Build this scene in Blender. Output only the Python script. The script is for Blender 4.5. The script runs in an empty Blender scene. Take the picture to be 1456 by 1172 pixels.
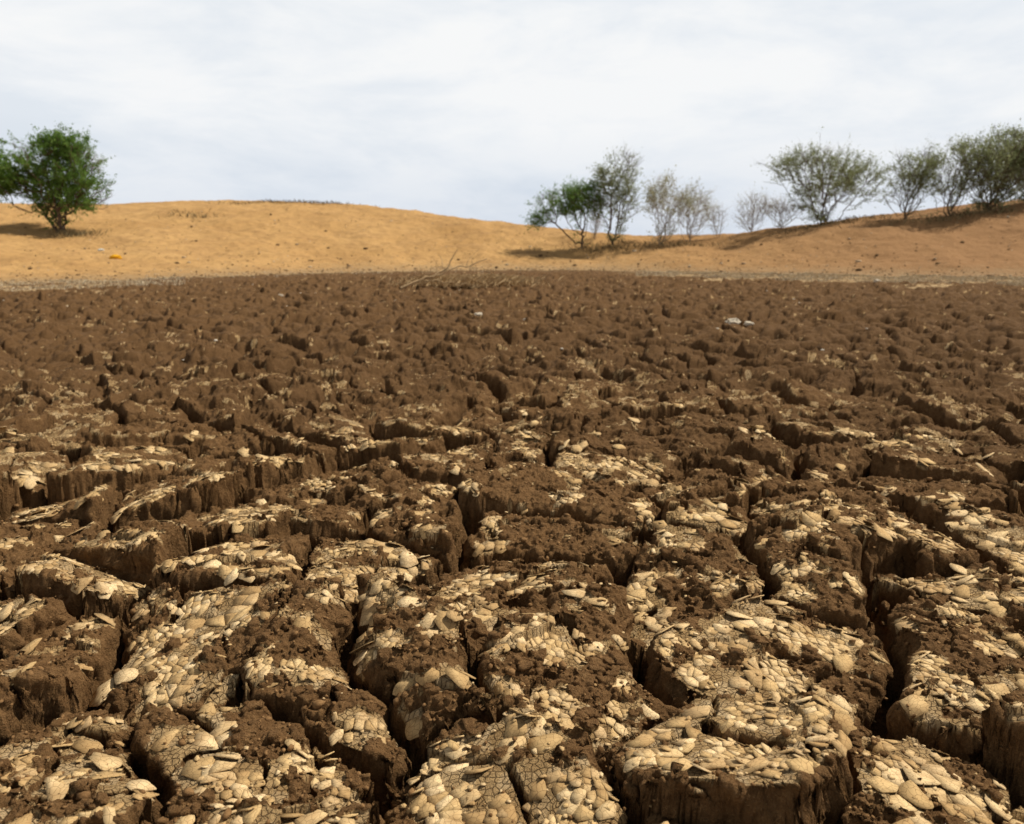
import bpy, math, random, time
import numpy as np
from mathutils import Vector
T0=time.time()
F=np.float32
rng=np.random.default_rng(7)
random.seed(7)
sc=bpy.context.scene
sc.view_settings.view_transform='Standard'
sc.view_settings.look='None'
sc.view_settings.exposure=0

# ------------------------------------------------------------ noise tools
NP=1024
perm=rng.permutation(NP).astype(np.int32)
ang=rng.random(NP)*2*np.pi
GX=np.cos(ang).astype(F); GY=np.sin(ang).astype(F)
RA=rng.random(NP).astype(F); RB=rng.random(NP).astype(F); RC=rng.random(NP).astype(F)
G3=rng.normal(size=(NP,3));G3/=np.linalg.norm(G3,axis=1,keepdims=True);G3=G3.astype(F)
G3x,G3y,G3z=[np.ascontiguousarray(G3[:,k]) for k in range(3)]
def hsh(i,j,s):
    return perm[(perm[(i+s*37)&(NP-1)]+j)&(NP-1)]
def perlin(x,y,s=0):
    x=x.astype(F);y=y.astype(F)
    xf=np.floor(x);yf=np.floor(y)
    i=xf.astype(np.int32);j=yf.astype(np.int32)
    fx=x-xf;fy=y-yf
    u=fx*fx*fx*(fx*(fx*6-15)+10); v=fy*fy*fy*(fy*(fy*6-15)+10)
    def g(a,b):
        h=hsh(i+a,j+b,s)
        return GX[h]*(fx-a)+GY[h]*(fy-b)
    n0=g(0,0);n1=g(1,0);n2=g(0,1);n3=g(1,1)
    a=n0+u*(n1-n0); b=n2+u*(n3-n2)
    return (a+v*(b-a))*F(1.5)
def perlin3(x,y,z,s=0):
    x=x.astype(F);y=y.astype(F);z=z.astype(F)
    xf=np.floor(x);yf=np.floor(y);zf=np.floor(z)
    i=xf.astype(np.int32);j=yf.astype(np.int32);k=zf.astype(np.int32)
    fx=x-xf;fy=y-yf;fz=z-zf
    u=fx*fx*(3-2*fx);v=fy*fy*(3-2*fy);w=fz*fz*(3-2*fz)
    def g(a,b,c):
        h=perm[(hsh(i+a,j+b,s)+k+c)&(NP-1)]
        return G3x[h]*(fx-a)+G3y[h]*(fy-b)+G3z[h]*(fz-c)
    r=[]
    for c in (0,1):
        n0=g(0,0,c);n1=g(1,0,c);n2=g(0,1,c);n3=g(1,1,c)
        a=n0+u*(n1-n0);b=n2+u*(n3-n2);r.append(a+v*(b-a))
    return (r[0]+w*(r[1]-r[0]))*F(1.5)
def fbm(x,y,sc_,o,s=0,gain=0.5):
    r=0;a=1.0;f=1.0/sc_
    for k in range(o):
        r=r+F(a)*perlin(x*F(f),y*F(f),s+k)
        a*=gain;f*=2.03
    return r
def ss(a,b,x):
    t=np.clip((x-a)/(b-a),0,1)
    return t*t*(3-2*t)
def cells(x,y,size,s,jit=0.85,edge=True):
    x=(x/size).astype(F);y=(y/size).astype(F)
    i=np.floor(x).astype(np.int32);j=np.floor(y).astype(np.int32)
    best=np.full(x.shape,1e9,F);bx=np.zeros_like(x);by=np.zeros_like(x)
    bi=np.zeros_like(i);bj=np.zeros_like(i);bh=np.zeros_like(i)
    for a in (-1,0,1):
        for b in (-1,0,1):
            h=hsh(i+a,j+b,s)
            px=i+a+0.5+(RA[h]-0.5)*F(jit)-x
            py=j+b+0.5+(RB[h]-0.5)*F(jit)-y
            d=px*px+py*py
            m=d<best
            best=np.where(m,d,best);bx=np.where(m,px,bx);by=np.where(m,py,by)
            bi=np.where(m,i+a,bi);bj=np.where(m,j+b,bj);bh=np.where(m,h,bh)
    ox=(-bx*F(size)).astype(F);oy=(-by*F(size)).astype(F)
    if not edge: return bh,ox,oy
    ed=np.full(x.shape,1e9,F);nh=np.zeros_like(i)
    for a in (-1,0,1):
        for b in (-1,0,1):
            if a==0 and b==0: continue
            h=hsh(bi+a,bj+b,s)
            px=(bi+a+0.5+(RA[h]-0.5)*F(jit)-x).astype(F)
            py=(bj+b+0.5+(RB[h]-0.5)*F(jit)-y).astype(F)
            dx=px-bx;dy=py-by
            l=np.sqrt(dx*dx+dy*dy)+F(1e-6)
            d=((px+bx)*dx+(py+by)*dy)*F(0.5)/l
            m=d<ed
            ed=np.where(m,d,ed);nh=np.where(m,h,nh)
    return ed*F(size),bh,nh,ox,oy

# ------------------------------------------------------------ mud height field (world x,y -> z)
def edge_r(phi):
    t=np.array([-math.pi,-2.2,-1.3,-0.8,-0.555,-0.423,-0.233,-0.02,0.104,0.228,0.38,0.555,0.8,1.3,2.2,math.pi])
    r=np.array([14,14,16,20,24.4,24.8,28.7,30.7,30.9,28.6,27,27,26,22,16,14.])
    return np.interp(phi,t,r)
def mud(x,y):
    x=x.astype(F);y=y.astype(F)
    D=np.sqrt(x*x+y*y)
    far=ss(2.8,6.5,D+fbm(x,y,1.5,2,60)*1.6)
    lod4=1-ss(3,6,D);lod5=1-ss(5,11,D)
    w0a=fbm(x,y,1.1,2,90);w0b=fbm(x,y,1.1,2,95)
    w1=fbm(x,y,0.30,2,1); w2=fbm(x,y,0.30,2,11)
    wa=fbm(x,y,0.045,3,21);wb=fbm(x,y,0.045,3,26)
    xx=x+F(0.19)*w0a+F(0.048)*w1+F(0.004)*wa*lod4; yy=y+F(0.19)*w0b+F(0.048)*w2+F(0.004)*wb*lod4
    ed,h,nh,ox,oy=cells(xx+yy*F(0.15),yy*F(0.95),0.40,3,0.97)
    eh=RC[(h+nh)&(NP-1)]
    pit=fbm(x,y,0.13,2,31)
    cw=F(0.003)+F(0.026)*eh*eh+F(0.009)*np.clip(pit,-0.6,1)
    cw=np.maximum(cw,0.0004)
    dep=F(0.11)+F(0.13)*eh
    dep=np.where(eh<0.14,F(0.024),dep)*(1-0.66*far)
    ww=F(0.008)+F(0.014)*RA[(h+nh+5)&(NP-1)]+F(0.004)*np.clip(D-1,0,9)
    wall=ss(cw*0.3,cw+ww,ed)
    e2=ed-cw-ww*0.5+F(0.010)*pit
    slump=(0.06+1.4*RB[(h+nh+21)&(NP-1)]**3)
    sh=np.exp(-np.clip(e2,0,1)/F(0.026))
    z=-dep*(1-wall)-F(0.034)*sh*slump
    tx=(RA[(h+7)&(NP-1)]-0.5);ty=(RB[(h+13)&(NP-1)]-0.5)
    z=z+wall*((RC[h]-0.5)*F(0.06)+ox*tx*F(0.48)+oy*ty*F(0.46))
    ed2,h2,nh2,o2x,o2y=cells(xx+F(5.3),yy+F(2.1),0.17,5,0.92)
    e2h=RC[(h2+nh2+3)&(NP-1)]
    m2=ss(0.52,0.62,e2h)
    c2=1-ss(0.0005,0.010,ed2+F(0.003)*wa)
    z=z-c2*m2*F(0.055)*wall*(0.4+RA[(h2+nh2)&(NP-1)])*(1-0.6*far)
    z=z+wall*((RA[h2]-0.5)*F(0.018)+(o2x*(RB[h2]-.5)+o2y*(RC[h2]-.5))*F(0.22))
    z=z+fbm(x,y,1.6,2,40)*F(0.035)
    lump=fbm(x,y,0.22,2,80,0.5)
    z=z+F(0.005)*lump
    zmac=z
    cn=fbm(x,y,0.15,4,45,0.6); cl=fbm(x,y,0.8,2,50)
    near=1-ss(1.6,3.4,D)
    ef=ed-cw-ww
    crust=ss(0.002,0.008,ef+F(0.034)*cn+F(0.008)*wa+F(0.001)-0.02*far+0.004*np.clip(D-2,0,6))*ss(0.010,0.026,ef+0.022)
    crust=crust*ss(-0.05,-0.01,cn*1.0+cl*0.40+(RB[(h+31)&(NP-1)]-0.5)*0.75+0.21*near-0.36*far-0.02-0.50*ss(5.5,11,D))
    crust=crust*(1-ss(0.05,0.3,c2*m2))*(wall>0.97)
    ed3,h3,nh3,ox3,oy3=cells(x+F(0.008)*wa+F(0.02)*w1,y+F(0.008)*wb,0.034,9,0.98)
    big=RC[(h3+nh3+11)&(NP-1)]
    gap=1-ss(0.0004,0.0026,ed3-F(0.0012)*(big-0.5))
    gap=gap*np.where(big<0.22,F(0.1),F(1))
    loose=ss(-0.15,0.4,fbm(x,y,0.12,2,55)+0.25*(RA[h3]-0.5))
    lodN=ss(4.2,5.4,D)
    gone=(RB[(h3+5)&(NP-1)]<0.12+0.36*loose).astype(F)*lodN
    lod3=1-ss(6,10,D)
    cr=crust*(1-gone)
    tilt=ox3*(RA[(h3+2)&(NP-1)]-0.5)+oy3*(RB[(h3+9)&(NP-1)]-0.5)
    plate=F(0.0045)+loose*(RC[h3]*F(0.006))+(0.22+0.7*loose)*tilt*F(0.6)
    z=z+cr*(plate*(1-gap)-gap*F(0.006)*lod3)*lodN*(1-0.6*ss(5,9,D))
    h4,ox4,oy4=cells(x+F(0.004)*wb,y+F(0.004)*wa,0.017,15,0.95,False)
    cl4=np.clip(1-(ox4*ox4+oy4*oy4)/F(0.00011),0,1)*RA[h4]*lod4
    h5,ox5,oy5=cells(x+F(0.010)*wb,y+F(0.010)*wa,0.048,17,0.95,False)
    cl5=np.clip(1-(ox5*ox5+oy5*oy5)/F(0.0009),0,1)*RB[h5]*(0.12+0.88*lod5)
    h6,ox6,oy6=cells(x+F(0.02)*wb*lod5+F(0.05)*w1,y+F(0.02)*wa*lod5+F(0.05)*w2,0.15,19,0.97,False)
    cl6=np.clip(1-(ox6*ox6+oy6*oy6)/F(0.0080),0,1)*RC[h6]
    rough=(1-0.93*cr)*(0.10+0.90*wall)
    fine=fbm(x,y,0.028,3,70,0.6)
    z=z+rough*(F(0.0065)*cl4+F(0.014)*cl5+F(0.0055)*fine*lod4+F(0.007)*wa*(0.12+0.88*lod5))
    hole=ss(0.15,0.60,-fbm(x,y,0.30,2,85,0.4))
    z=z+far*(F(0.022)*lump-F(0.062)*hole+F(0.044)*cl6*(1-0.8*cr))
    phi=np.arctan2(x,y);er=D-edge_r(phi).astype(F)
    edge=1-ss(-6.0,-0.3,er)
    side=np.maximum(ss(0.06,0.24,phi),0.8*(1-ss(-0.52,-0.34,phi)))
    rim=ss(-4.8,-2.8,er+fbm(x,y,1.8,4,160)*3.4)*side
    z=z*(0.30+0.70*edge)*(1-0.75*rim)
    cc=np.maximum(cr*(1-gap*lodN),rim*ss(-0.35,0.10,cn)*0.95)
    return z.astype(F),cc.astype(F),np.where(rim>0.3,0.75,RC[(h3+17)&(NP-1)]*cr+(1-cr)*(0.5+0.5*fine)),crust.astype(F),far.astype(F),zmac.astype(F)

def make_grid_mesh(name,X,Y,Z,wrap):
    nr,nc=X.shape
    co=np.stack([X,Y,Z],-1).reshape(-1,3).astype(F)
    idx=np.arange(nr*nc,dtype=np.int32).reshape(nr,nc)
    if wrap: idx=np.concatenate([idx,idx[:,:1]],1)
    a=idx[:-1,:-1];b=idx[:-1,1:];c=idx[1:,1:];d=idx[1:,:-1]
    q=np.stack([a,d,c,b],-1).reshape(-1,4)
    me=bpy.data.meshes.new(name)
    me.vertices.add(len(co));me.vertices.foreach_set('co',co.ravel())
    me.loops.add(q.size);me.loops.foreach_set('vertex_index',q.ravel())
    me.polygons.add(len(q))
    me.polygons.foreach_set('loop_start',np.arange(0,q.size,4,dtype=np.int32))
    me.update(calc_edges=True)
    me.polygons.foreach_set('use_smooth',np.ones(len(q),bool))
    ob=bpy.data.objects.new(name,me);sc.collection.objects.link(ob)
    return ob
def attr(ob,name,v):
    a=ob.data.attributes.new(name,'FLOAT','POINT')
    a.data.foreach_set('value',np.ascontiguousarray(v,dtype=F).ravel())
def tri_mesh(name,V,Fc,smooth=False):
    V=np.asarray(V,F);Fc=np.asarray(Fc,np.int32);k=Fc.shape[1]
    me=bpy.data.meshes.new(name)
    me.vertices.add(len(V));me.vertices.foreach_set('co',V.ravel())
    me.loops.add(Fc.size);me.loops.foreach_set('vertex_index',Fc.ravel())
    me.polygons.add(len(Fc))
    me.polygons.foreach_set('loop_start',np.arange(0,Fc.size,k,dtype=np.int32))
    me.update(calc_edges=True)
    if smooth: me.polygons.foreach_set('use_smooth',np.ones(len(Fc),bool))
    ob=bpy.data.objects.new(name,me);sc.collection.objects.link(ob)
    return ob

# ------------------------------------------------------------ material helper
class M:
    def __init__(s,name):
        s.m=bpy.data.materials.new(name);s.m.use_nodes=True
        s.t=s.m.node_tree;s.n=s.t.nodes;s.l=s.t.links
        s.b=s.n['Principled BSDF'];s.b.inputs['Roughness'].default_value=0.95
        s.b.inputs['Specular IOR Level'].default_value=0.12
        s.co=s.n.new('ShaderNodeTexCoord').outputs['Object']
    def noise(s,scale,det=4,rough=0.6,vec=None):
        n=s.n.new('ShaderNodeTexNoise');n.inputs['Scale'].default_value=scale
        n.inputs['Detail'].default_value=det;n.inputs['Roughness'].default_value=rough
        s.l.new(vec or s.co,n.inputs['Vector']);return n.outputs['Fac']
    def attr(s,name):
        n=s.n.new('ShaderNodeAttribute');n.attribute_name=name;return n.outputs['Fac']
    def ramp(s,fac,stops):
        n=s.n.new('ShaderNodeValToRGB');s.l.new(fac,n.inputs[0])
        e=n.color_ramp.elements
        while len(e)<len(stops): e.new(0.5)
        for k,(p,c) in enumerate(stops):
            e[k].position=p
            e[k].color=(c,c,c,1) if not hasattr(c,'__len__') else (*c,1)
        return n.outputs[0]
    def mix(s,fac,a,b,mode='MIX'):
        n=s.n.new('ShaderNodeMix');n.data_type='RGBA';n.blend_type=mode
        for sock,v in ((n.inputs[0],fac),(n.inputs[6],a),(n.inputs[7],b)):
            if hasattr(v,'is_linked'): s.l.new(v,sock)
            elif hasattr(v,'__len__'): sock.default_value=(*v,1)
            else: sock.default_value=v
        return n.outputs[2]
    def math(s,op,a,b=0.5):
        n=s.n.new('ShaderNodeMath');n.operation=op
        for k,v in enumerate((a,b)):
            if hasattr(v,'is_linked'): s.l.new(v,n.inputs[k])
            else: n.inputs[k].default_value=v
        return n.outputs[0]
    def bump(s,h,dist,strength=1,prev=None):
        n=s.n.new('ShaderNodeBump');n.inputs['Distance'].default_value=dist
        if hasattr(strength,'is_linked'): s.l.new(strength,n.inputs['Strength'])
        else: n.inputs['Strength'].default_value=strength
        s.l.new(h,n.inputs['Height'])
        if prev: s.l.new(prev,n.inputs['Normal'])
        return n.outputs[0]
    def vor(s,scale,warp=0.004,wscale=60):
        n=s.n.new('ShaderNodeTexVoronoi');n.feature='DISTANCE_TO_EDGE';n.voronoi_dimensions='2D'
        n.inputs['Scale'].default_value=scale
        nn=s.n.new('ShaderNodeTexNoise');nn.inputs['Scale'].default_value=wscale;nn.inputs['Detail'].default_value=2
        s.l.new(s.co,nn.inputs['Vector'])
        v=s.n.new('ShaderNodeVectorMath');v.operation='MULTIPLY_ADD'
        s.l.new(nn.outputs['Color'],v.inputs[0]);v.inputs[1].default_value=(warp,)*3;s.l.new(s.co,v.inputs[2])
        s.l.new(v.outputs[0],n.inputs['Vector'])
        return n.outputs['Distance']
    def out(s,col,nor=None):
        if hasattr(col,'is_linked'): s.l.new(col,s.b.inputs['Base Color'])
        else: s.b.inputs['Base Color'].default_value=(*col,1)
        if nor: s.l.new(nor,s.b.inputs['Normal'])
        return s.m

# ------------------------------------------------------------ MUD
cy=-1.0
rows=[0.05,0.3,0.6,0.9,1.15,1.3,1.4]
Yd=0.55
while Yd<34:
    k_=0.0013+0.0011*min(max((Yd-4.5)/3,0),1)
    if Yd<1.0: k_=0.003
    rows.append(Yd+1.0); Yd+=k_*max(Yd,1.1)**1.27
rows=np.array(rows)
front=np.linspace(-0.68,0.68,1350)
lft=-0.68-np.cumsum(np.geomspace(0.001,0.06,80)); lft=lft[lft>-math.pi+0.03]
angs=np.concatenate([lft[::-1],front,-lft])
R,A=np.meshgrid(rows,angs,indexing='ij')
X=(R*np.sin(A)).astype(F);Y=(R*np.cos(A)+cy).astype(F)
zz,cr,pv,gp,fv,_=mud(X,Y)
print('mud grid',X.shape,time.time()-T0)
dA=np.stack([np.gradient(a,axis=1) for a in (X,Y,zz)],-1);dR=np.stack([np.gradient(a,axis=0) for a in (X,Y,zz)],-1)
Nn=np.cross(dA,dR);Nn/=np.linalg.norm(Nn,axis=-1,keepdims=True)+1e-9
Dm=np.sqrt(X*X+Y*Y)
steep=ss(0.12,0.6,1-np.abs(Nn[...,2]))
d3=0
for sc3_,a3,lo,hi in ((0.060,0.028,6,13),(0.024,0.014,4,8),(0.010,0.0055,3,5)):
    d3=d3+perlin3(X/F(sc3_),Y/F(sc3_),zz/F(sc3_),int(a3*1e4))*F(a3)*(1-ss(lo,hi,Dm))
d3=(d3*(0.20+0.80*steep)*(1-gp)).astype(F)
Xm=X+Nn[...,0]*d3;Ym=Y+Nn[...,1]*d3;Zm=zz+Nn[...,2]*d3
mudob=make_grid_mesh('cracked_mud_ground',Xm,Ym,Zm,True)
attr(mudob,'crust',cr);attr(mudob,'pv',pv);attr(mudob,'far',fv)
del dA,dR,Nn
print('mesh',time.time()-T0)
m=M('cracked_mud')
n1=m.noise(3.2,4);n2=m.noise(38,5,0.7);n3=m.noise(260,4,0.75)
base=m.ramp(n2,[(0.25,(0.085,0.042,0.016)),(0.5,(0.165,0.087,0.034)),(0.75,(0.30,0.174,0.074))])
base=m.mix(m.ramp(n1,[(0.3,0.0),(0.7,0.5)]),base,(0.195,0.108,0.045))
base=m.mix(m.ramp(n3,[(0.56,0.0),(0.72,0.7)]),base,(0.43,0.275,0.125))
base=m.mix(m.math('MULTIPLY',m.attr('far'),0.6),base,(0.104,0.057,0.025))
cpl=m.ramp(m.attr('pv'),[(0.0,(0.40,0.26,0.115)),(0.45,(0.56,0.385,0.185)),(1.0,(0.72,0.54,0.31))])
cpl=m.mix(m.ramp(n2,[(0.38,0.5),(0.65,0.0)]),cpl,(0.30,0.18,0.078))
cpl=m.mix(m.ramp(n3,[(0.3,0.3),(0.6,0.0)]),cpl,(0.26,0.155,0.066))
vd=m.vor(70,0.012,45)
cpl=m.mix(m.ramp(vd,[(0.0,0.85),(0.10,0.0)]),cpl,(0.10,0.053,0.022))
cmask=m.ramp(m.attr('crust'),[(0.25,0.0),(0.6,1.0)])
col=m.mix(cmask,base,cpl)
nb=m.bump(n3,0.007,0.9)
nb=m.bump(m.noise(90,3,0.7),0.013,0.8,nb)
nb=m.bump(m.ramp(vd,[(0.0,0.0),(0.12,1.0)]),0.004,cmask,nb)
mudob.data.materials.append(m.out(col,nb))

# crust plates: tiling voronoi polygons, thin, slightly tilted --------------
def plates(size,seed,lo,hi,dmax):
    gx=np.arange(int(-4.6/size),int(4.6/size));gy=np.arange(int(0.8/size),int(dmax/size))
    I,J=np.meshgrid(gx,gy);I=I.ravel().astype(np.int32);J=J.ravel().astype(np.int32)
    def site(i,j):
        h=hsh(i,j,seed)
        return (i+0.5+(RA[h]-0.5)*1.0)*size,(j+0.5+(RB[h]-0.5)*1.0)*size
    sx,sy=site(I,J)
    ok=(np.abs(sx)<0.80*sy+0.4)&(sx*sx+sy*sy<dmax**2)
    I,J,sx,sy=I[ok],J[ok],sx[ok],sy[ok]
    D=np.sqrt(sx*sx+sy*sy)
    sel=fbm(sx,sy,0.22,2,170)
    loose=ss(0.06,0.48,fbm(sx,sy,0.12,2,55))
    z,c,pvv,cm,_,zm=mud(sx,sy)
    r_=rng.random(len(sx))
    br=ss(0.12,0.38,fbm(sx,sy,0.08,3,175))
    ok=(cm>0.5)&(sel>=lo)&(sel<hi)&(r_>0.02+0.20*loose+0.65*br)&(r_>ss(dmax-0.9,dmax,D))
    I,J,sx,sy,zm,loose=I[ok],J[ok],sx[ok],sy[ok],zm[ok],loose[ok]
    n=len(sx);K=24
    th=np.arange(K)*2*np.pi/K
    th=th[None]+rng.random((n,1))*0.26
    ux,uy=np.cos(th),np.sin(th)
    R=np.full((n,K),size*1.4)
    for a in (-2,-1,0,1,2):
        for b in (-2,-1,0,1,2):
            if a==0 and b==0: continue
            qx,qy=site(I+a,J+b)
            dx,dy=qx-sx,qy-sy;L2=dx*dx+dy*dy
            dt=ux*dx[:,None]+uy*dy[:,None]
            t=np.where(dt>1e-6,0.5*L2[:,None]/np.maximum(dt,1e-6),1e9)
            R=np.minimum(R,t)
    gapw=rng.uniform(0.0001,0.0010,(n,1))
    R=np.maximum(R-gapw,0.001)*(1+rng.uniform(-0.02,0.02,(n,K)))
    lx,ly=ux*R,uy*R
    e=0.022
    zx=(mud(sx+e,sy)[5]-mud(sx-e,sy)[5])/(2*e);zy=(mud(sx,sy+e)[5]-mud(sx,sy-e)[5])/(2*e)
    zx=np.clip(zx,-.5,.5);zy=np.clip(zy,-.5,.5)
    tl=rng.normal(0,1,(n,2))*(0.014+0.13*loose[:,None]*rng.random((n,1)))
    gx_=(zx+tl[:,0])[:,None];gy_=(zy+tl[:,1])[:,None]
    ca=rng.random((n,1))*6.283
    s_=np.clip(np.cos(ca)*lx+np.sin(ca)*ly,0,None)
    curl=(rng.random((n,1))**3)*(0.6+18*loose[:,None])*(0.03/size)
    T=rng.uniform(0.0008,0.0015,(n,1))
    lift=0.0012+loose*rng.random(n)*0.002+np.abs(tl).sum(1)*size*0.30
    bz=(zm+lift)[:,None]
    zt=bz+gx_*lx+gy_*ly+curl*s_*s_+T
    rim=np.stack([sx[:,None]+lx,sy[:,None]+ly,zt],-1)
    bot=rim-np.array([0,0,1.])*(T[...,None]+0.0012)
    bot[...,0]=sx[:,None]+lx*0.99;bot[...,1]=sy[:,None]+ly*0.99
    ct=np.stack([sx,sy,zm+lift+T[:,0]],-1)[:,None]
    P=np.concatenate([rim,bot,ct],1);NV=2*K+1
    off=np.arange(n)*NV;tr=[]
    for i in range(K):
        j=(i+1)%K
        tr.append(np.stack([off+2*K,off+i,off+j],-1))
        tr.append(np.stack([off+i,off+K+i,off+K+j],-1));tr.append(np.stack([off+i,off+K+j,off+j],-1))
    pvv=np.repeat(rng.random(n),NV)
    return P.reshape(-1,3),np.concatenate(tr),pvv
VV=[];TT=[];PP=[];o=0
for args in ((0.021,23,-9,-0.14,4.4),(0.030,29,-0.16,0.10,5.2),(0.046,31,0.08,9,5.2)):
    v,t_,p=plates(*args);VV.append(v);TT.append(t_+o);PP.append(p);o+=len(v)
fo=tri_mesh('mud_crust_flakes',np.concatenate(VV),np.concatenate(TT))
attr(fo,'pv',np.concatenate(PP))
print('plates',len(fo.data.polygons),time.time()-T0)

def flakes(n):
    N0=n*9
    ph=rng.uniform(-0.68,0.68,N0);rr=2.0+rng.random(N0)**1.4*6
    x=rr*np.sin(ph);y=rr*np.cos(ph)-1.0
    z,c,_,_,_,_=mud(x,y)
    k=fbm(x.astype(F),y.astype(F),0.12,2,55)
    ok=((c>0.4)&(k>0.10)&(rng.random(N0)<0.25))|(rng.random(N0)<0.05)
    x,y,z=x[ok][:n],y[ok][:n],z[ok][:n];n=len(x)
    K=6
    rad=rng.uniform(0.003,0.009,n)*(1+0.7*(rng.random(n)<0.08))
    a=(np.arange(K)[None]+rng.uniform(-0.4,0.4,(n,K)))*2*np.pi/K+rng.random((n,1))*7
    pr=rad[:,None]*rng.uniform(0.7,1.25,(n,K))
    asp=rng.uniform(0.6,1,(n,1))
    lx=np.cos(a)*pr;ly=np.sin(a)*pr*asp
    curl=rng.uniform(0,6,(n,1))
    th=rng.uniform(0.0008,0.0016,(n,1))
    lz=curl*(lx**2)
    top=np.stack([lx,ly,lz+th],-1);bot=np.stack([lx*0.97,ly*0.97,lz],-1)
    ct=np.stack([np.zeros(n),np.zeros(n),th[:,0]],-1)[:,None]
    P=np.concatenate([top,bot,ct],1)
    ax=rng.random(n)*7;tl=np.abs(rng.normal(0,0.25,n));yaw=rng.random(n)*7
    cyw,syw=np.cos(yaw)[:,None],np.sin(yaw)[:,None]
    P=np.stack([P[...,0]*cyw-P[...,1]*syw,P[...,0]*syw+P[...,1]*cyw,P[...,2]],-1)
    kx,ky=np.cos(ax),np.sin(ax)
    c_,s_=np.cos(tl)[:,None],np.sin(tl)[:,None]
    kk=np.stack([kx,ky,0*kx],-1)[:,None]
    P=P*c_[...,None]+np.cross(np.broadcast_to(kk,P.shape),P)*s_[...,None]+kk*(P*kk).sum(-1,keepdims=True)*(1-c_[...,None])
    P+=np.stack([x,y,z+0.003+rad*np.sin(tl)*0.6],-1)[:,None]
    off=(np.arange(n)*(2*K+1))[:,None]
    tr=[]
    for i in range(K):
        j=(i+1)%K
        tr.append(np.stack([off[:,0]+2*K,off[:,0]+i,off[:,0]+j],-1))
        tr.append(np.stack([off[:,0]+i,off[:,0]+K+i,off[:,0]+K+j],-1))
        tr.append(np.stack([off[:,0]+i,off[:,0]+K+j,off[:,0]+j],-1))
    ob=tri_mesh('loose_mud_chips',P.reshape(-1,3),np.concatenate(tr))
    attr(ob,'pv',np.repeat(rng.random(n),2*K+1))
    return ob
f2=flakes(4500)
m=M('mud_flake')
n0=m.noise(9,3,0.6);n2=m.noise(60,4,0.7);n3=m.noise(300,3,0.7)
c=m.ramp(m.attr('pv'),[(0.0,(0.45,0.30,0.135)),(0.35,(0.60,0.42,0.20)),(1.0,(0.77,0.585,0.335))])
c=m.mix(m.ramp(n0,[(0.40,0.6),(0.56,0.0)]),c,(0.34,0.205,0.086))
c=m.mix(m.ramp(n2,[(0.36,0.35),(0.55,0.0)]),c,(0.36,0.22,0.095))
vd=m.vor(88,0.014,45)
c=m.mix(m.ramp(vd,[(0.0,0.85),(0.055,0.0)]),c,(0.11,0.06,0.026))
mf_=m.out(c,m.bump(n3,0.0008,0.5))
fo.data.materials.append(mf_);f2.data.materials.append(mf_)

# crumbs ------------------------------------------------------------
t=(1+5**.5)/2
ICO=np.array([(-1,t,0),(1,t,0),(-1,-t,0),(1,-t,0),(0,-1,t),(0,1,t),(0,-1,-t),(0,1,-t),(t,0,-1),(t,0,1),(-t,0,-1),(-t,0,1)])/math.sqrt(1+t*t)
ICF=np.array([(0,11,5),(0,5,1),(0,1,7),(0,7,10),(0,10,11),(1,5,9),(5,11,4),(11,10,2),(10,7,6),(7,1,8),(3,9,4),(3,4,2),(3,2,6),(3,6,8),(3,8,9),(4,9,5),(2,4,11),(6,2,10),(8,6,7),(9,8,1)])
def lumps(name,x,y,z,rad,flat=0.75):
    n=len(x)
    P=ICO[None]*rng.uniform(0.65,1.25,(n,12,1))*rad[:,None,None]
    sc3=np.stack([rng.uniform(.7,1.3,n),rng.uniform(.7,1.3,n),np.full(n,flat)*rng.uniform(.7,1.2,n)],-1)
    P=P*sc3[:,None]
    P+=np.stack([x,y,z],-1)[:,None]
    Fc=ICF[None]+(np.arange(n)*12)[:,None,None]
    return tri_mesh(name,P.reshape(-1,3),Fc.reshape(-1,3))
n=34000
ph=rng.uniform(-0.68,0.68,n);rr=1.9+rng.random(n)**1.7*8
x=rr*np.sin(ph);y=rr*np.cos(ph)-1
z,c_,_,_,_,_=mud(x,y)
keep=(c_<0.3)|(rng.random(n)<0.12)
x,y,z=x[keep],y[keep],z[keep]
rad=rng.uniform(0.002,0.006,len(x))*(1+1.2*(rng.random(len(x))<0.05))
cb=lumps('mud_crumbs',x,y,z+rad*0.4,rad)
m=M('mud_crumb')
c=m.ramp(m.noise(45,4,0.7),[(0.3,(0.105,0.053,0.020)),(0.7,(0.32,0.185,0.080))])
cb.data.materials.append(m.out(c,m.bump(m.noise(300,3,0.7),0.003,0.7)))
print('flakes',time.time()-T0)

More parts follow.
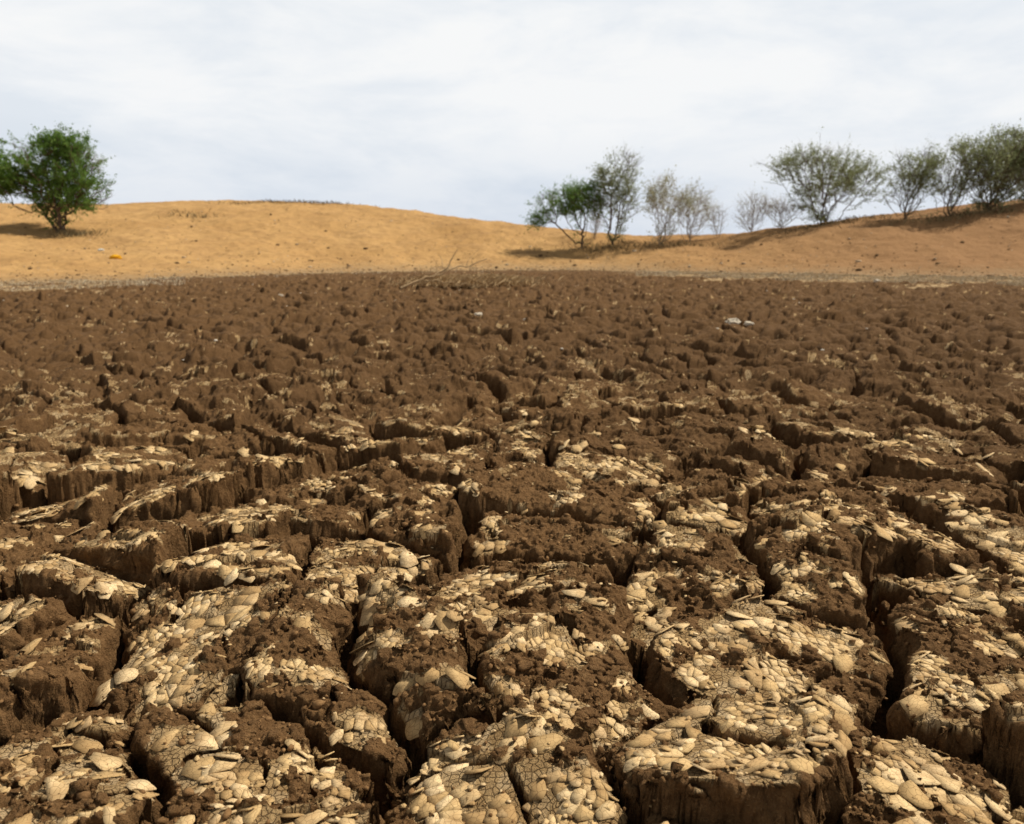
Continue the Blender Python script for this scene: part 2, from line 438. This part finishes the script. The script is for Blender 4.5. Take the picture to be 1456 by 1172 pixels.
# ------------------------------------------------------------ SAND DUNES
cpx=np.array([-600,0,150,250,330,430,520,600,700,780,850,1000,1040,1100,1170,1250,1330,1400,1456,2000.])
cpt=np.arctan((cpx-728)/1173)
cH=np.array([2.9,3.12,3.07,3.22,3.30,3.22,2.95,2.58,2.05,1.73,1.45,1.25,1.31,1.58,1.88,2.18,2.46,2.72,2.93,3.3])
cYc=np.array([45,45,46,46,46,46,45,44,42,40,38,37,37,36,36,36,36,36,36,36.])
cR=cYc/np.cos(cpt)
def sand(x,y):
    x=np.asarray(x,F);y=np.asarray(y,F)
    r=np.sqrt(x*x+y*y);phi=np.arctan2(x,y)
    H=np.interp(phi,cpt,cH);Rc=np.interp(phi,cpt,cR);Re=edge_r(phi)
    wob=fbm(x,y,3.0,3,101)
    s=r-Re+wob*0.5
    u=s/(Rc-Re)
    up=H*(0.30*np.clip(u,-0.3,1)+0.70*ss(0,1,u))
    up=np.where(s<0,s*0.12,up)
    w=(r-Rc)/26
    dn=H*(1-ss(0,1,w)*0.9)-0.0
    z=np.where(u<1,up,dn)
    k=ss(0,3,s)
    z=z+k*(fbm(x,y,4.0,3,110)*0.10+fbm(x,y,0.9,3,115)*0.045+fbm(x,y,0.22,2,120)*0.016)
    z=z+ss(60,300,r)*fbm(x,y,60.,2,130)*1.0*ss(60,300,r)-ss(60,200,r)*0.6
    return z.astype(F)
rows=np.concatenate([np.arange(12,19,0.5),np.arange(19,50,0.085),np.geomspace(50.2,1500,110)])
front=np.linspace(-0.72,0.72,800)
lft=-0.72-np.cumsum(np.geomspace(0.003,0.05,110)); lft=lft[lft>-math.pi+0.02]
angs=np.concatenate([lft[::-1],front,-lft])
R,A=np.meshgrid(rows,angs,indexing='ij')
X=R*np.sin(A);Y=R*np.cos(A)
Z=sand(X,Y)
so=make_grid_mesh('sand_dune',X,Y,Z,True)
sdist=np.sqrt(X*X+Y*Y)-edge_r(np.arctan2(X,Y))+fbm(X.astype(F),Y.astype(F),3.0,3,101)*0.5
attr(so,'shore',sdist)
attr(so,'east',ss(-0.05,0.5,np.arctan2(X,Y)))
m=M('dune_sand')
n1=m.noise(0.22,4);n2=m.noise(2.5,6,0.65);n3=m.noise(28,5,0.7);n4=m.noise(0.7,5,0.65)
col=m.ramp(n1,[(0.3,(0.45,0.262,0.098)),(0.7,(0.57,0.350,0.142))])
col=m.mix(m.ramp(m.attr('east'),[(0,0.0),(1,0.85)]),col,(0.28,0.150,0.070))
col=m.mix(m.ramp(n4,[(0.50,0.0),(0.68,0.4)]),col,(0.30,0.168,0.072))
col=m.mix(m.ramp(n2,[(0.46,0.0),(0.70,0.55)]),col,(0.30,0.168,0.072))
col=m.mix(m.ramp(n3,[(0.58,0.0),(0.74,0.55)]),col,(0.20,0.115,0.052))
sh=m.n.new('ShaderNodeMapRange');sh.inputs['From Min'].default_value=-1.0;sh.inputs['From Max'].default_value=2.8
m.l.new(m.math('ADD',m.attr('shore'),m.math('MULTIPLY',m.math('SUBTRACT',n2,0.5),6.0)),sh.inputs['Value'])
band=m.ramp(sh.outputs[0],[(0.15,1.0),(0.95,0.0)])
ec=m.mix(m.ramp(n3,[(0.40,0.0),(0.62,1.0)]),(0.19,0.115,0.055),(0.45,0.33,0.185))
col=m.mix(band,col,ec)
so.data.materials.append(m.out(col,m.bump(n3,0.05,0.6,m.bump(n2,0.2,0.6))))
print('sand',time.time()-T0)

# stones on the sand and along the shore ------------------------------
n=2000;n_s=3200
ph=np.concatenate([rng.uniform(-0.65,0.65,n),rng.uniform(-0.65,0.65,n_s)])
rr=edge_r(ph)+np.concatenate([rng.random(n)**1.5*16,rng.normal(-0.4,1.1,n_s)])
x=rr*np.sin(ph);y=rr*np.cos(ph)
rad=np.concatenate([rng.uniform(0.012,0.04,n)*(1+1.4*(rng.random(n)<0.07)),rng.uniform(0.01,0.035,n_s)])
st=lumps('dune_stones',x,y,np.maximum(sand(x,y),-0.01)+rad*0.2,rad,0.6)
attr(st,'pv',np.repeat(rng.random(n+n_s),12))
m=M('stone')
c=m.ramp(m.attr('pv'),[(0.0,(0.09,0.055,0.028)),(0.6,(0.22,0.14,0.07)),(1.0,(0.58,0.47,0.33))])
st.data.materials.append(m.out(c,m.bump(m.noise(40),0.02,0.6)))
n=90
ph=rng.uniform(-0.6,0.6,n);rr=7+rng.random(n)*17
x=rr*np.sin(ph);y=rr*np.cos(ph)
rad=rng.uniform(0.008,0.022,n)
sp=lumps('pale_pebbles',x,y,mud(x,y)[0]+rad*0.5,rad,0.6)
m=M('pale_pebble');sp.data.materials.append(m.out(m.ramp(m.noise(3),[(0.3,(0.55,0.46,0.33)),(0.7,(0.75,0.70,0.60))])))

# ------------------------------------------------------------ grass
def blades(name,x,y,z,h,w,lean,cols):
    n=len(x)
    a=rng.random(n)*2*np.pi
    dx,dy=np.cos(a)*lean*h,np.sin(a)*lean*h
    b=a+np.pi/2+rng.normal(0,.6,n)
    wx,wy=np.cos(b)*w,np.sin(b)*w
    P=np.stack([np.stack([x-wx,y-wy,z],-1),np.stack([x+wx,y+wy,z],-1),np.stack([x+dx*.4+wx*.7,y+dy*.4+wy*.7,z+h*.6],-1),np.stack([x+dx,y+dy,z+h],-1)],1)
    Fc=np.array([[0,1,2],[0,2,3]])[None]+(np.arange(n)*4)[:,None,None]
    ob=tri_mesh(name,P.reshape(-1,3),Fc.reshape(-1,3))
    attr(ob,'pv',np.repeat(rng.random(n),4))
    m=M(name+'_mat')
    ob.data.materials.append(m.out(m.ramp(m.attr('pv'),[(0,cols[0]),(1,cols[1])])))
    return ob
n=46000
ph=np.where(rng.random(n)<0.80,rng.uniform(0.15,0.66,n),rng.uniform(-0.66,-0.38,n))
rr=edge_r(ph)-rng.random(n)**1.3*4.2+0.3
x=rr*np.sin(ph);y=rr*np.cos(ph)
k=fbm(x.astype(F),y.astype(F),1.2,3,140)>0.0
x,y=x[k],y[k];n=len(x)
blades('dry_shore_grass',x,y,np.maximum(sand(x,y),-0.01)-0.005,rng.uniform(0.02,0.09,n),rng.uniform(0.004,0.010,n),rng.uniform(.2,1.0,n),((0.36,0.27,0.16),(0.70,0.60,0.43)))

# ------------------------------------------------------------ TREES
def bark(name,c0,c1):
    m=M(name);return m.out(m.ramp(m.noise(9,4),[(0.3,c0),(0.7,c1)]),m.bump(m.noise(60),0.02,0.5))
BARK=bark('bark',(0.075,0.050,0.034),(0.16,0.115,0.080))
TWIG=bark('bare_twig',(0.20,0.150,0.110),(0.34,0.275,0.21))
def leafmat(name,c0,c1,c2):
    m=M(name)
    c=m.ramp(m.attr('pv'),[(0.0,c0),(0.55,c1),(1.0,c2)])
    m.out(c);m.b.inputs['Roughness'].default_value=0.7
    tr=m.n.new('ShaderNodeBsdfTranslucent');m.l.new(c,tr.inputs[0])
    mx=m.n.new('ShaderNodeMixShader');mx.inputs[0].default_value=0.5
    m.l.new(m.b.outputs[0],mx.inputs[1]);m.l.new(tr.outputs[0],mx.inputs[2])
    m.l.new(mx.outputs[0],m.n['Material Output'].inputs[0]);return m.m
LG=leafmat('leaf_green',(0.075,0.150,0.028),(0.14,0.255,0.050),(0.23,0.36,0.10))
LO=leafmat('leaf_olive',(0.17,0.20,0.095),(0.26,0.30,0.145),(0.37,0.40,0.22))
LP=leafmat('leaf_pale',(0.28,0.28,0.16),(0.38,0.38,0.23),(0.48,0.46,0.31))

def tree(name,X,Y,ells,npts,nstem,bf,leafk,leafmat_,barkm,spread=0.11,rt=0.011,ls=1.0,base_w=0.12,gapth=-0.15,seed=0,tw=1.0):
    g=np.random.default_rng(100+seed)
    bz=float(sand(np.array([X]),np.array([Y]))[0])
    pts=[(0,0,-0.1)]
    LB=[]
    for e in ells:
        nl_=9 if e[2]>0.9 else 4
        for _ in range(nl_):
            d=g.normal(size=3);d/=np.linalg.norm(d)
            k_=g.uniform(0.45,0.80);r_=g.uniform(0.28,0.50)
            LB.append((e[0]+d[0]*e[2]*k_,d[1]*e[2]*.8*k_,e[1]+d[2]*e[3]*k_,e[2]*r_,e[2]*r_*.9,e[3]*r_))
        LB.append((e[0],0,e[1],e[2]*.8,e[2]*.7,e[3]*.8))
    LB=np.array(LB)
    w=LB[:,3]*LB[:,4]*LB[:,5];w=w**0.7;w=w/w.sum()
    def samp(n,surf=0.45):
        ei=g.choice(len(LB),n,p=w)
        d=g.normal(size=(n,3));d/=np.linalg.norm(d,axis=1,keepdims=True)
        rr=g.random(n)**surf
        rr=rr*(1+0.7*(g.random(n)<0.15)*g.random(n))
        E=LB[ei]
        return E[:,:3]+d*rr[:,None]*E[:,3:]
    tg=samp(nstem,0.3)
    for q in tg:
        b=np.array([g.normal(0,base_w),g.normal(0,base_w),0])
        for f in np.linspace(0.12,0.95,7):
            p=b+(q-b)*np.array([f**0.9,f**0.9,f])+g.normal(0,0.03,3)*q[2]*.4
            pts.append(tuple(p))
    P=np.array(pts)
    P=np.concatenate([P,samp(npts)])
    P=P[(P[:,2]>0.02)|(np.arange(len(P))==0)]
    N=len(P)
    par=np.full(N,-1);cost=np.full(N,1e9);path=np.zeros(N);done=np.zeros(N,bool)
    cur=0;done[0]=True;order=[0];cand=np.zeros(N,int)
    for it in range(N-1):
        dv=P-P[cur];d=np.linalg.norm(dv,axis=1)
        d2=d+0.8*np.clip(-dv[:,2],0,None)
        cn=d2+bf*(path[cur]+d)
        mm=(cn<cost)&~done
        cost[mm]=cn[mm];cand[mm]=cur
        cc=np.where(done,1e9,cost)
        k=int(cc.argmin());par[k]=cand[k]
        path[k]=path[par[k]]+np.linalg.norm(P[k]-P[par[k]])
        done[k]=True;order.append(k);cur=k
    cnt=np.zeros(N)
    for k in reversed(order):
        cnt[k]+=1 if cnt[k]==0 else 0.0
        if par[k]>=0: cnt[par[k]]+=cnt[k]
    rad=rt*0.5*np.maximum(cnt,1)**0.42
    ch=np.arange(N)[1:]
    a=P[par[ch]];b=P[ch];ra=np.minimum(rad[par[ch]],rad[ch]*1.6);rb=rad[ch]
    d=b-a;L=np.linalg.norm(d,axis=1,keepdims=True)+1e-6;d=d/L
    ref=np.where(np.abs(d[:,2:3])<0.9,np.array([[0,0,1.]]),np.array([[1.,0,0]]))
    u=np.cross(d,ref);u/=np.linalg.norm(u,axis=1,keepdims=True);v=np.cross(d,u)
    K=5;V=[]
    mid=(a+b)/2+g.normal(0,0.06,a.shape)*L
    for c,r in ((a,ra),(mid,(ra+rb)/2),(b,rb)):
        for i in range(K):
            th=2*np.pi*i/K
            V.append(c+(u*np.cos(th)+v*np.sin(th))*r[:,None])
    V=np.stack(V,1);n=len(a);off=(np.arange(n)*3*K)
    fc=[]
    for s_ in (0,1):
        for i in range(K):
            j=(i+1)%K
            fc.append(np.stack([off+s_*K+i,off+s_*K+j,off+(s_+1)*K+j,off+(s_+1)*K+i],-1))
    root=bpy.data.objects.new(name,None);sc.collection.objects.link(root);root.location=(X,Y,bz)
    wo=tri_mesh('trunk_and_limbs',V.reshape(-1,3),np.concatenate(fc),True)
    wo.data.materials.append(barkm);wo.parent=root
    tips=np.where(cnt<=3)[0];tips=tips[tips>0]
    nt=int(len(tips)*4*tw)
    ti=g.choice(tips,nt);f=g.random((nt,1))
    p0=P[ti]*(f)+P[par[ti]]*(1-f)
    dr=P[ti]-P[par[ti]];dr/=np.linalg.norm(dr,axis=1,keepdims=True)+1e-6
    outw=P[ti]*np.array([1,1,0.0]);outw/=np.linalg.norm(outw,axis=1,keepdims=True)+0.3
    dr=dr*0.7+outw*0.45+g.normal(0,0.40,dr.shape)+np.array([0,0,0.3]);dr/=np.linalg.norm(dr,axis=1,keepdims=True)
    tl=g.uniform(0.15,0.6,(nt,1))
    p1=p0+dr*tl
    sd=np.cross(dr,g.normal(size=dr.shape));sd/=np.linalg.norm(sd,axis=1,keepdims=True);sd2=np.cross(dr,sd)
    w_=rt*0.30
    TV=np.stack([p0+sd*w_,p0-sd*w_*.5+sd2*w_*.87,p0-sd*w_*.5-sd2*w_*.87,p1],1)
    TF=np.array([[0,1,3],[1,2,3],[2,0,3]])[None]+(np.arange(nt)*4)[:,None,None]
    to=tri_mesh('twigs',TV.reshape(-1,3),TF.reshape(-1,3));to.data.materials.append(barkm);to.parent=root
    if leafk>0:
        ns=np.sin(p0[:,0]*2.3+seed)*np.sin(p0[:,1]*2.7+1)+np.sin(p0[:,2]*3.1+seed*2)*0.3+g.normal(0,.35,nt)
        sel=np.where(ns>gapth)[0]
        li=np.repeat(sel,leafk);nl=len(li)
        f=g.random((nl,1))
        c=p0[li]+(p1[li]-p0[li])*f*1.1+g.normal(0,spread,(nl,3))*np.array([1,1,0.7])
        ld=dr[li]*0.8+g.normal(0,0.5,(nl,3));ld/=np.linalg.norm(ld,axis=1,keepdims=True)
        lw=np.cross(ld,g.normal(size=ld.shape));lw/=np.linalg.norm(lw,axis=1,keepdims=True)
        l=g.uniform(0.03,0.075,(nl,1))*ls;w2=l*g.uniform(.20,.36,(nl,1))
        LV=np.stack([c-ld*l*.6,c+lw*w2,c+ld*l*.8,c-lw*w2],1)
        LF=np.arange(nl*4).reshape(nl,4)
        lo=tri_mesh('leaves',LV.reshape(-1,3),LF)
        clump=np.repeat(g.random(nt)[li],4)*0.55+np.repeat(g.random(nl),4)*0.45
        attr(lo,'pv',clump)
        lo.data.materials.append(leafmat_);lo.parent=root
    return root
tree('acacia_tree',-17.95,33,[(-0.3,2.3,2.1,1.4),(-1.5,2.0,1.2,1.0),(1.1,1.9,1.1,1.0),(0.45,3.2,0.95,0.6),(1.6,2.7,0.6,0.4),(0.2,1.1,1.5,0.6)],1100,14,0.35,14,LG,BARK,0.05,0.016,1.25,0.10,-0.55,1)
tree('acacia_tree',2.98,35,[(-0.7,1.95,1.4,0.7),(-1.5,1.35,0.7,0.5),(0.2,2.2,0.7,0.5)],440,8,0.5,11,LG,BARK,0.05,0.012,1.0,0.06,-0.4,2)
tree('acacia_tree',4.3,35,[(-0.1,1.8,1.05,1.3),(0.45,3.1,0.85,1.0),(-0.4,2.6,0.7,0.6)],480,14,0.7,8,LO,BARK,0.05,0.011,1.0,0.12,-0.3,3)
tree('dry_shrub',6.27,35,[(0.2,1.75,1.15,1.25),(-0.2,2.2,0.6,0.7),(0.1,1.1,0.8,0.7)],360,24,1.0,8,LP,TWIG,0.05,0.008,0.9,0.18,-0.2,4)
tree('dry_shrub',7.6,35.5,[(0.1,1.35,1.15,1.2)],340,24,1.1,3,LP,TWIG,0.05,0.007,0.8,0.18,0.1,5)
tree('dry_shrub',8.95,36,[(0.0,0.85,0.5,0.7)],110,10,1.1,0,LP,TWIG,0.05,0.006,0.8,0.08,0.4,6)
tree('dry_shrub',3.6,36,[(0.0,0.65,0.4,0.5)],90,9,1.1,0,LP,TWIG,0.05,0.006,0.8,0.08,0.4,7)
tree('dry_shrub',10.4,36,[(0.0,0.95,1.0,0.8)],240,18,1.1,1,LP,TWIG,0.05,0.007,0.8,0.14,0.4,8)
tree('dry_shrub',11.5,35.5,[(0.0,0.8,1.0,0.75)],240,18,1.1,1,LP,TWIG,0.05,0.007,0.8,0.14,0.4,9)
tree('acacia_tree',13.1,35.0,[(0.0,2.1,2.3,1.25),(-1.6,2.4,1.1,0.7),(1.5,1.9,1.3,1.1),(0.0,1.2,1.4,0.7)],820,34,1.1,8,LO,BARK,0.05,0.0095,1.0,0.24,-0.2,10)
tree('acacia_tree',15.9,33.6,[(0.1,1.6,1.3,1.4),(0.7,2.3,0.6,0.7)],440,22,1.1,7,LO,BARK,0.05,0.0095,1.0,0.22,-0.1,11)
tree('acacia_tree',17.4,33.0,[(0.0,1.7,1.4,1.35)],440,20,1.1,7,LO,BARK,0.05,0.0095,1.0,0.22,-0.1,12)
tree('acacia_tree',18.9,33.0,[(0.0,1.8,2.0,1.4),(0.7,2.4,1.2,0.85),(0.0,1.1,1.5,0.7)],800,36,1.1,8,LO,BARK,0.05,0.010,1.05,0.26,-0.15,13)
tree('acacia_tree',20.9,33.6,[(0.0,1.6,1.6,1.3)],480,24,1.1,8,LO,BARK,0.05,0.010,1.05,0.24,-0.15,14)
print('trees',time.time()-T0)

# ------------------------------------------------------------ dead branch, litter
def sticks(name,segs,mat):
    V=[];Fc=[]
    for pts,r0,r1 in segs:
        pts=[Vector(p) for p in pts];n=len(pts)
        o=len(V)
        for i,p in enumerate(pts):
            d=(pts[min(i+1,n-1)]-pts[max(i-1,0)]).normalized()
            u=d.orthogonal().normalized();v=d.cross(u);r=r0+(r1-r0)*i/(n-1)
            for k in range(6):
                a=k*math.pi/3;V.append(p+(u*math.cos(a)+v*math.sin(a))*r)
        for i in range(n-1):
            for k in range(6):
                Fc.append((o+i*6+k,o+i*6+(k+1)%6,o+i*6+6+(k+1)%6,o+i*6+6+k))
    ob=tri_mesh(name,np.array([tuple(v) for v in V]),np.array(Fc),True);ob.data.materials.append(mat);return ob
DRY=bark('dead_wood',(0.34,0.23,0.12),(0.55,0.39,0.22))
def wig(a,b,n,s):
    a=Vector(a);b=Vector(b)
    return [a.lerp(b,i/n)+Vector((random.gauss(0,s),random.gauss(0,s),random.gauss(0,s)))*(0 if i in(0,n) else 1) for i in range(n+1)]
segs=[(wig((-2.4,17.6,0.05),(-1.45,18.0,0.42),7,0.02),0.030,0.020),
      (wig((-1.45,18.0,0.42),(-1.20,18.1,0.86),5,0.02),0.018,0.008),
      (wig((-1.75,17.9,0.28),(-0.55,18.2,0.66),8,0.03),0.018,0.008),
      (wig((-1.45,18.0,0.42),(-1.62,18.2,0.75),5,0.02),0.012,0.005),
      (wig((-1.0,18.05,0.50),(-0.75,18.3,0.85),4,0.02),0.010,0.005),
      (wig((-1.9,17.8,0.2),(-0.7,17.7,0.08),8,0.03),0.017,0.007)]
for k in range(16):
    p=(random.uniform(-1.9,-0.8),random.uniform(17.8,18.2),random.uniform(0.2,0.5))
    segs.append((wig(p,(p[0]+random.uniform(-.3,.35),p[1]+random.uniform(-.2,.2),p[2]+random.uniform(-.1,.3)),3,0.02),0.006,0.002))
sticks('dead_branch',segs,DRY)
n=8000
x=rng.normal(-0.95,0.6,n);y=rng.normal(19.3,0.45,n)
blades('dry_grass_pile',x,y,np.maximum(mud(x,y)[0],0.0)+rng.random(n)*0.14,rng.uniform(0.04,0.16,n),rng.uniform(0.003,0.008,n),rng.uniform(.6,2.2,n),((0.36,0.24,0.12),(0.58,0.42,0.23)))
xs=[];ys=[]
for cx_,cy_,nn,sx in ((-12.3,43.5,500,1.6),(-14.5,38,200,.5),(-17.2,32.6,500,.5),(-10.2,44.5,300,1.0),(6.8,34.5,400,1.2),(13.5,34.5,500,1.3),(17.5,32.6,600,1.6),(3.6,34.8,300,.9)):
    xs.append(rng.normal(cx_,sx,nn));ys.append(rng.normal(cy_,0.35,nn))
x=np.concatenate(xs);y=np.concatenate(ys);n=len(x)
blades('dry_dune_grass',x,y,sand(x,y)-0.01,rng.uniform(0.05,0.22,n),rng.uniform(0.004,0.010,n),rng.uniform(.3,1.2,n),((0.12,0.085,0.04),(0.32,0.25,0.13)))

def crumple(name,x,y,z,s,flat,col,seed):
    import bmesh
    bm=bmesh.new();bmesh.ops.create_icosphere(bm,subdivisions=4,radius=1)
    from mathutils import noise
    for v in bm.verts:
        q=v.co*1.5+Vector((seed*7.3,seed*3.1,0))
        d=1+0.45*noise.noise(q)+0.25*abs(noise.noise(q*2.7))-0.1*abs(noise.noise(q*6))
        v.co=Vector((v.co.x*d*s[0],v.co.y*d*s[1],v.co.z*d*s[2]))
    me=bpy.data.meshes.new(name);bm.to_mesh(me);bm.free()
    ob=bpy.data.objects.new(name,me);sc.collection.objects.link(ob);ob.location=(x,y,z)
    m=M(name+'_mat');m.out(m.mix(m.ramp(m.noise(12),[(0.4,0.0),(0.7,0.6)]),col,tuple(c*.6 for c in col)),m.bump(m.noise(30),0.02,0.6));me.materials.append(m.m)
    return ob
def mz(x,y): return float(mud(np.array([x]),np.array([y]))[0][0])
def sz(x,y): return float(sand(np.array([x]),np.array([y]))[0])
crumple('plastic_bag',-13.3,27.6,sz(-13.3,27.6)+0.03,(0.18,0.13,0.08),1,(0.80,0.42,0.02),1)
crumple('plastic_bag',-14.7,29.5,sz(-14.7,29.5)+0.03,(0.10,0.08,0.04),1,(0.7,0.7,0.65),12)
for k,(x,y,s) in enumerate(((2.78,10.2,0.07),(2.95,10.1,0.045),(0.20,10.7,0.035),(-0.47,11.4,0.045),(-0.38,11.2,0.03),(9.2,20.6,0.07),(-4.4,15.5,0.05),(-3.6,5.2,0.02))):
    crumple('pale_stone',x,y,max(mz(x,y),0.0)+s*0.35,(s*1.2,s,s*.6),1,(0.66,0.58,0.45),k+3)

# ------------------------------------------------------------ light, sky
EL=math.radians(53);AZ=math.radians(68)
S=Vector((math.sin(AZ)*math.cos(EL),math.cos(AZ)*math.cos(EL),math.sin(EL)))
sl=bpy.data.lights.new('sun','SUN');sl.energy=5.0;sl.angle=math.radians(0.6);sl.color=(1,0.925,0.81)
sob=bpy.data.objects.new('sun',sl);sc.collection.objects.link(sob)
sob.rotation_euler=(-S).to_track_quat('-Z','Y').to_euler()
wd=bpy.data.worlds.new('World');sc.world=wd;wd.use_nodes=True
t=wd.node_tree;n=t.nodes;l=t.links
bg=n['Background'];sky=n.new('ShaderNodeTexSky');sky.sky_type='NISHITA';sky.sun_disc=False
sky.sun_elevation=EL;sky.sun_rotation=AZ;sky.dust_density=3
l.new(sky.outputs[0],bg.inputs[0]);bg.inputs[1].default_value=0.09
b2=n.new('ShaderNodeBackground');b2.inputs[1].default_value=1.0
tc=n.new('ShaderNodeTexCoord');sx=n.new('ShaderNodeSeparateXYZ');l.new(tc.outputs['Generated'],sx.inputs[0])
cr_=n.new('ShaderNodeValToRGB');l.new(sx.outputs[2],cr_.inputs[0])
e=cr_.color_ramp.elements
stops=[(0.0,(0.71,0.76,0.835)),(0.06,(0.77,0.815,0.875)),(0.13,(0.89,0.91,0.93)),(0.27,(0.91,0.925,0.935)),(0.40,(0.33,0.335,0.345)),(1.0,(0.13,0.135,0.145))]
while len(e)<len(stops): e.new(0.5)
for k,(p,c) in enumerate(stops): e[k].position=p;e[k].color=(*c,1)
mp=n.new('ShaderNodeMapping');mp.inputs['Scale'].default_value=(1.6,1.6,5);l.new(tc.outputs['Generated'],mp.inputs[0])
nz=n.new('ShaderNodeTexNoise');nz.inputs['Scale'].default_value=2.6;nz.inputs['Detail'].default_value=8;nz.inputs['Roughness'].default_value=0.60;nz.inputs['Distortion'].default_value=0.3
l.new(mp.outputs[0],nz.inputs['Vector'])
r2=n.new('ShaderNodeValToRGB');l.new(nz.outputs[0],r2.inputs[0])
r2.color_ramp.elements[0].position=0.33;r2.color_ramp.elements[0].color=(0.89,0.925,0.97,1)
r2.color_ramp.elements[1].position=0.58;r2.color_ramp.elements[1].color=(1.04,1.03,1.02,1)
mu=n.new('ShaderNodeMix');mu.data_type='RGBA';mu.blend_type='MULTIPLY';mu.inputs[0].default_value=1
l.new(cr_.outputs[0],mu.inputs[6]);l.new(r2.outputs[0],mu.inputs[7]);l.new(mu.outputs[2],b2.inputs[0])
mf=n.new('ShaderNodeMapRange');mf.inputs['From Min'].default_value=0.25;mf.inputs['From Max'].default_value=0.5
mf.inputs['To Min'].default_value=0.92;mf.inputs['To Max'].default_value=0.985;l.new(nz.outputs[0],mf.inputs['Value'])
ms=n.new('ShaderNodeMixShader');l.new(mf.outputs[0],ms.inputs[0]);l.new(bg.outputs[0],ms.inputs[1]);l.new(b2.outputs[0],ms.inputs[2])
l.new(ms.outputs[0],n['World Output'].inputs[0])

# ------------------------------------------------------------ camera
cd=bpy.data.cameras.new('camera');cam=bpy.data.objects.new('camera',cd);sc.collection.objects.link(cam)
cd.sensor_width=36;cd.lens=36*1150/1456;cd.clip_end=4000;cd.clip_start=0.05
cam.location=(0,0,1.0);cam.rotation_euler=(math.radians(90-11.8),0,0)
cd.dof.use_dof=True;cd.dof.focus_distance=2.0;cd.dof.aperture_fstop=5.0
sc.camera=cam
print('total',time.time()-T0)
